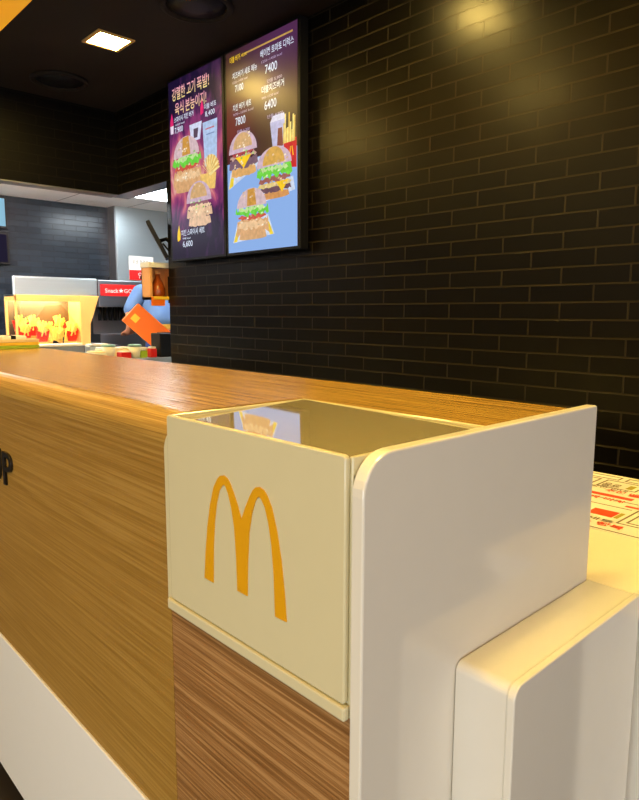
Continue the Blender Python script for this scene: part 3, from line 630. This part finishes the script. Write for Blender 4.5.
for (x, y, w, d, h, m, lab, nm) in (
    (12.55, 28.3, .6, .9, .34, 'paper', 'white paper bag folded flat at left of the prep table supplies', 'paper_bag'),
    (13.6, 27.7, .5, .5, .34, 'red', 'stack of red sleeves between the two cups', 'sleeve_stack'),
    (14.0, 29.6, 1.5, .9, .42, 'cream', 'low cream carton behind the cups on the prep table', 'carton'),
    (14.85, 28.6, .8, .7, .42, 'yellow', 'yellow carton right of the low cream carton', 'carton'),
    (14.98, 27.6, .3, .4, .5, 'red', 'small red packet near the dark wall end', 'packet'),
    (16.2, 29.4, 1.4, .9, .34, 'paper', 'flat white napkin pack in front of the orange carton', 'napkin_pack'),
    (11.6, 30.4, 2.2, .8, .62, 'steel_dark', 'wide dull steel pan at the back left of the prep table', 'pan'),
    (14.5, 27.65, .35, .35, .40, 'green', 'small green tub in front of the yellow carton', 'tub'),
    (13.75, 30.9, 1.0, .6, .55, 'steel', 'steel canister box behind the low cream carton', 'canister')):
    t = thing(nm, lab, nm.replace('_', ' '), W(x, y, PZ), 'supplies on the prep table')
    obj('body', box((x-w/2, y-d/2, PZ), (x+w/2, y+d/2, PZ+h*.82), .004, 1), M[m], t)
    obj('top_flap', box((x-w/2+.03, y-d/2+.03, PZ+h*.82), (x+w/2-.03, y+d/2-.03, PZ+h), .003, 1), M['paper' if m != 'paper' else 'cream'], t)
t = thing('receipt_printer', 'black receipt printer on the prep table against the dark wall end', 'printer', W(15.2, 27.6, PZ))
obj('body', box((15.25, 27.3, PZ), (16.1, 28.2, -1.0), .006), M['black'], t); obj('paper_slot', box((15.35, 27.6, -1.0), (16.0, 27.75, -.96)), M['dark_kick'], t)
# serving trays stacked on the wood counter at the left edge
for i, (m, lab) in enumerate((('green', 'lime green serving tray at the bottom of the stack on the counter'), ('yellow', 'yellow serving tray in the middle of the stack on the counter'), ('cream', 'cream serving tray on top of the stack on the counter'))):
    z = T+.003+.085*i; x0, x1, y0, y1 = 4.3, 6.5, 18.3, 21.0
    t = thing('serving_tray', lab, 'tray', W(5.4, 19.6, z), 'serving trays on the counter')
    obj('tray_base', box((x0, y0, z), (x1, y1, z+.035), .003), M[m], t)
    bm = bmesh.new()
    for a in ((x0, y0, x1, y0+.1), (x0, y1-.1, x1, y1), (x0, y0+.1, x0+.1, y1-.1), (x1-.1, y0+.1, x1, y1-.1)): add_box(bm, (a[0], a[1], z+.035), (a[2], a[3], z+.08))
    obj('tray_rim', bm, M[m], t)
t = thing('napkin_bundle', 'crumpled white napkin bundle on the top serving tray', 'napkins', W(6.1, 19.2, T+.26))
obj('napkin', box((5.7, 18.9, T+.215), (6.38, 19.6, T+.33), .006, 2), M['paper'], t); obj('band', box((5.95, 18.89, T+.214), (6.08, 19.61, T+.335)), M['black'], t)

# fixtures on the wall end
t = thing('bottle_caddy', 'tan framed caddy holding an amber bottle on the wall end', 'caddy', W(15.1, 26.6, .3))
def frame_box(x0, x1, y0, y1, z0, z1, th, bm): 
    add_box(bm, (x0, y0, z0), (x0+th, y1, z1)); add_box(bm, (x1-th, y0, z0), (x1, y1, z1)); add_box(bm, (x0, y0, z0), (x1, y1, z0+th)); add_box(bm, (x0, y1-.06, z0), (x1, y1, z1)); return bm
obj('frame', frame_box(14.30, 15.55, 26.35, 27.1, .55, 1.97, .12, bmesh.new()), M['tan'], t)
obj('top_cover', box((14.24, 26.3, 1.97), (15.6, 27.1, 2.2), .003), M['paper'], t)
obj('front_board', box((14.34, 26.3, .28), (15.0, 26.36, .66)), M['orange'], t)
obj('base_plate', box((14.42, 26.28, .56), (15.36, 27.0, .70), .003), M['yellow'], t)
obj('side_bracket', box((15.2, 25.9, .4), (15.6, 26.36, 1.6)), M['black'], t)
c = W(14.88, 26.7, .705)
tb = tag(obj('sauce_bottle', lathe([(.042, 0), (.047, .014), (.046, .05), (.032, .09), (.017, .118), (.014, .14)], c, 20), M['amber'], world_origin=c, smooth=True), 'amber brown pear-shaped bottle inside the tan caddy', 'bottle')
obj('bottle_cap', lathe([(.017, .14), (.017, .155), (.012, .16)], c, 14), M['tan'], tb, True)
t = thing('tilted_monitor', 'thin black tilted monitor on an arm at the wall end', 'monitor', W(15.3, 26.6, 2.4))
Rm = Matrix.Translation(W(14.98, 26.75, 3.2)) @ Matrix.Rotation(math.radians(-31), 4, 'Z') @ Matrix.Rotation(math.radians(-27), 4, 'Y')
obj('panel', box((-.012, -.10, -.125), (.012, .10, .125), .003, 1, units=False, M4=Rm), M['black'], t)
obj('arm', tube([W(15.06, 26.75, 3.2), W(15.32, 26.6, 3.3), W(15.42, 26.3, 3.05), W(15.42, 25.9, 3.0)], .012), M['black'], t, True)
obj('cable', tube([W(15.2, 26.7, 3.1), W(15.45, 26.5, 2.7), W(15.5, 26.3, 2.3), W(15.42, 25.9, 2.2)], .006), M['black'], t, True)

# ------------------------------------------------------------------ person in blue shirt seen from behind
def skin_mesh(name, nodes, edges, mat, parent, root=0, levels=2):
    me = bpy.data.meshes.new(name); org = ORG[parent.name] if parent else Vector((0, 0, 0))
    me.from_pydata([tuple(Vector(p)-org) for p, r in nodes], edges, [])
    o = bpy.data.objects.new(name, me); C.objects.link(o)
    sk = o.modifiers.new('skin', 'SKIN'); sk.use_smooth_shade = True
    for i, (p, r) in enumerate(nodes):
        v = me.skin_vertices[0].data[i]; v.radius = r if isinstance(r, tuple) else (r, r); v.use_root = (i == root)
    ss = o.modifiers.new('sub', 'SUBSURF'); ss.levels = levels; ss.render_levels = levels
    dg = bpy.context.evaluated_depsgraph_get(); dg.update()
    m2 = bpy.data.meshes.new_from_object(o.evaluated_get(dg)); bpy.data.objects.remove(o)
    m2.materials.clear(); m2.materials.append(mat); m2.name = name
    o = bpy.data.objects.new(name, m2); C.objects.link(o)
    for p in m2.polygons: p.use_smooth = True
    if parent: o.parent = parent; ORG[o.name] = org
    return o
PX, PY = 20.35*U, 35.6*U
def V(x, y, z): return (PX+x, PY+y, z)
per = thing('person', 'person in blue polo shirt and navy trousers seen from behind, bending forward', 'person', Vector((PX, PY, 0)))
nodes = [(V(0, 0, 1.02), (.12, .09)), (V(0, .03, 1.16), (.12, .09)), (V(0, .09, 1.30), (.13, .10)), (V(0, .15, 1.41), (.12, .10)), (V(.02, .20, 1.475), .055), (V(.05, .26, 1.52), .072), (V(.06, .30, 1.555), .085),
         (V(-.17, .13, 1.41), .06), (V(-.255, .15, 1.27), .05), (V(-.275, .10, 1.15), .043), (V(-.235, .22, 1.08), .036), (V(-.20, .31, 1.075), .03),
         (V(.17, .13, 1.41), .06), (V(.255, .17, 1.27), .05), (V(.27, .26, 1.15), .043), (V(.2, .36, 1.10), .036), (V(.16, .42, 1.09), .03),
         (V(-.09, 0, .92), .09), (V(-.10, .02, .52), .062), (V(-.10, -.02, .10), .045), (V(-.10, .12, .04), .035),
         (V(.09, 0, .92), .09), (V(.10, .02, .52), .062), (V(.10, -.02, .10), .045), (V(.10, .12, .04), .035)]
edges = [(0, 1), (1, 2), (2, 3), (3, 4), (4, 5), (5, 6), (3, 7), (7, 8), (8, 9), (9, 10), (10, 11), (3, 12), (12, 13), (13, 14), (14, 15), (15, 16), (0, 17), (17, 18), (18, 19), (19, 20), (0, 21), (21, 22), (22, 23), (23, 24)]
# fingers fan out from each hand
def hand(base, d, side, first):
    n0 = len(nodes); b = Vector(base)
    for k, (off, ln) in enumerate(((-.026, .062), (-.009, .075), (.009, .078), (.025, .066))):
        p = b+Vector((off*side, .03, -.004)); nodes.append((tuple(p), .010)); nodes.append((tuple(p+Vector((0, ln*.6, -.012))), .009)); nodes.append((tuple(p+Vector((0, ln*.9, -.035))), .0075))
        m = len(nodes); edges.extend([(first, m-3), (m-3, m-2), (m-2, m-1)])
    p = b+Vector((.035*side, -.01, -.004)); nodes.append((tuple(p), .011)); nodes.append((tuple(p+Vector((.02*side, .035, -.015))), .009)); m = len(nodes); edges.extend([(first, m-2), (m-2, m-1)])
hand(nodes[11][0], 0, 1, 11); hand(nodes[16][0], 0, -1, 16)
skin_mesh('body', nodes, edges, M['skin'], per)
sn = [(V(0, 0, 1.07), (.195, .145)), (V(0, .03, 1.19), (.185, .135)), (V(0, .09, 1.30), (.20, .14)), (V(0, .145, 1.41), (.16, .12)), (V(0, .18, 1.455), .078),
      (V(-.17, .13, 1.405), .082), (V(-.25, .15, 1.275), .072), (V(-.262, .135, 1.215), .068), (V(.17, .13, 1.405), .082), (V(.25, .16, 1.275), .072), (V(.262, .19, 1.215), .068)]
skin_mesh('polo_shirt', sn, [(0, 1), (1, 2), (2, 3), (3, 4), (3, 5), (5, 6), (6, 7), (3, 8), (8, 9), (9, 10)], M['blue_shirt'], per)
tn = [(V(0, 0, 1.12), (.19, .142)), (V(0, 0, .96), (.17, .135)), (V(-.09, 0, .86), .108), (V(-.10, .02, .52), .08), (V(-.10, -.02, .10), .065), (V(.09, 0, .86), .108), (V(.10, .02, .52), .08), (V(.10, -.02, .10), .065)]
skin_mesh('trousers', tn, [(0, 1), (1, 2), (2, 3), (3, 4), (1, 5), (5, 6), (6, 7)], M['navy'], per)
bm = bmesh.new(); ring = []
for zz, k in ((1.105, 1.), (1.145, 1.)):
    ring.append([bm.verts.new(V(.218*math.cos(a)*k, .175*math.sin(a)*k+.01, zz)) for a in [2*math.pi*i/32 for i in range(32)]])
for i in range(32): bm.faces.new((ring[0][i], ring[0][(i+1) % 32], ring[1][(i+1) % 32], ring[1][i]))
obj('waist_band', bm, M['belt'], per, True)
hn = [(V(.06, .275, 1.545), .088), (V(.06, .305, 1.575), .09), (V(.055, .255, 1.52), .07)]
skin_mesh('hair', hn, [(0, 1), (0, 2)], M['hair'], per)
bm = bmesh.new()
for s in (-1, 1): merge(bm, lathe([(.001, -.012), (.012, -.008), (.013, 0), (.001, .008)], V(.06+.08*s, .305, 1.54), 8))
obj('ears', bm, M['skin'], per, True)
for s in (-1, 1):
    obj('shoe', box((PX+.10*s-.05, PY-.08, 0), (PX+.10*s+.05, PY+.20, .08), .025, 3, units=False), M['black'], per, True)

# ------------------------------------------------------------------ world, camera
w = bpy.data.worlds.new('dining_room_light'); bpy.context.scene.world = w; w.use_nodes = True
bg = w.node_tree.nodes['Background']; bg.inputs[0].default_value = (.80, .84, .85, 1); bg.inputs[1].default_value = .15

def area(name, loc, target, sx, sy, power, col):
    l = bpy.data.lights.new(name, 'AREA'); l.shape = 'RECTANGLE'; l.size = sx; l.size_y = sy; l.energy = power; l.color = col
    o = bpy.data.objects.new(name, l); C.objects.link(o); o.location = loc
    o.rotation_euler = (Vector(target)-Vector(loc)).to_track_quat('-Z', 'Y').to_euler(); return o
area('added_ceiling_fill', (-2.2, .8, 2.5), (-2.2, .8001, 0), 4., 7., 88., (1, .82, .38))  # unseen warm overhead fill, added for the counter front and wall sheen
area('added_front_fill', (-2.6, -.3, .55), (0, .3, .3), 2.6, .9, 42., (.86, .93, 1.))  # unseen cool fill added low down to brighten the white base
area('added_back_fill', (-.6, -4.2, 1.9), (.6, 0, .8), 4., 2., 78., (.95, .97, 1.))  # unseen neutral fill added behind the camera for the end board face

cam = bpy.data.cameras.new('camera'); co = bpy.data.objects.new('camera', cam); C.objects.link(co)
f, yaw, pitch, roll = 640.39230, .752809878, .135727524, .003184
cy, sy = math.cos(yaw), math.sin(yaw)
base = Matrix(((cy, -sy, 0), (0, 0, -1), (sy, cy, 0)))          # world -> (right, down, forward), level
P_ = Matrix(((1, 0, 0), (0, math.cos(pitch), -math.sin(pitch)), (0, math.sin(pitch), math.cos(pitch))))
R_ = Matrix(((math.cos(roll), -math.sin(roll), 0), (math.sin(roll), math.cos(roll), 0), (0, 0, 1)))
A = R_ @ P_ @ base
rt, dn, fw = A[0], A[1], A[2]
co.matrix_world = Matrix(((rt[0], -dn[0], -fw[0], 0), (rt[1], -dn[1], -fw[1], 0), (rt[2], -dn[2], -fw[2], H0), (0, 0, 0, 1)))
cam.sensor_fit = 'HORIZONTAL'; cam.sensor_width = 36.; cam.lens = 36.*f/639.; cam.clip_start = .02; cam.clip_end = 100
bpy.context.scene.camera = co
s = bpy.context.scene
s.view_settings.view_transform = 'Standard'; s.view_settings.look = 'None'; s.view_settings.exposure = 0.; s.view_settings.gamma = 1.
s.cycles.sample_clamp_indirect = 6.; s.cycles.max_bounces = 8
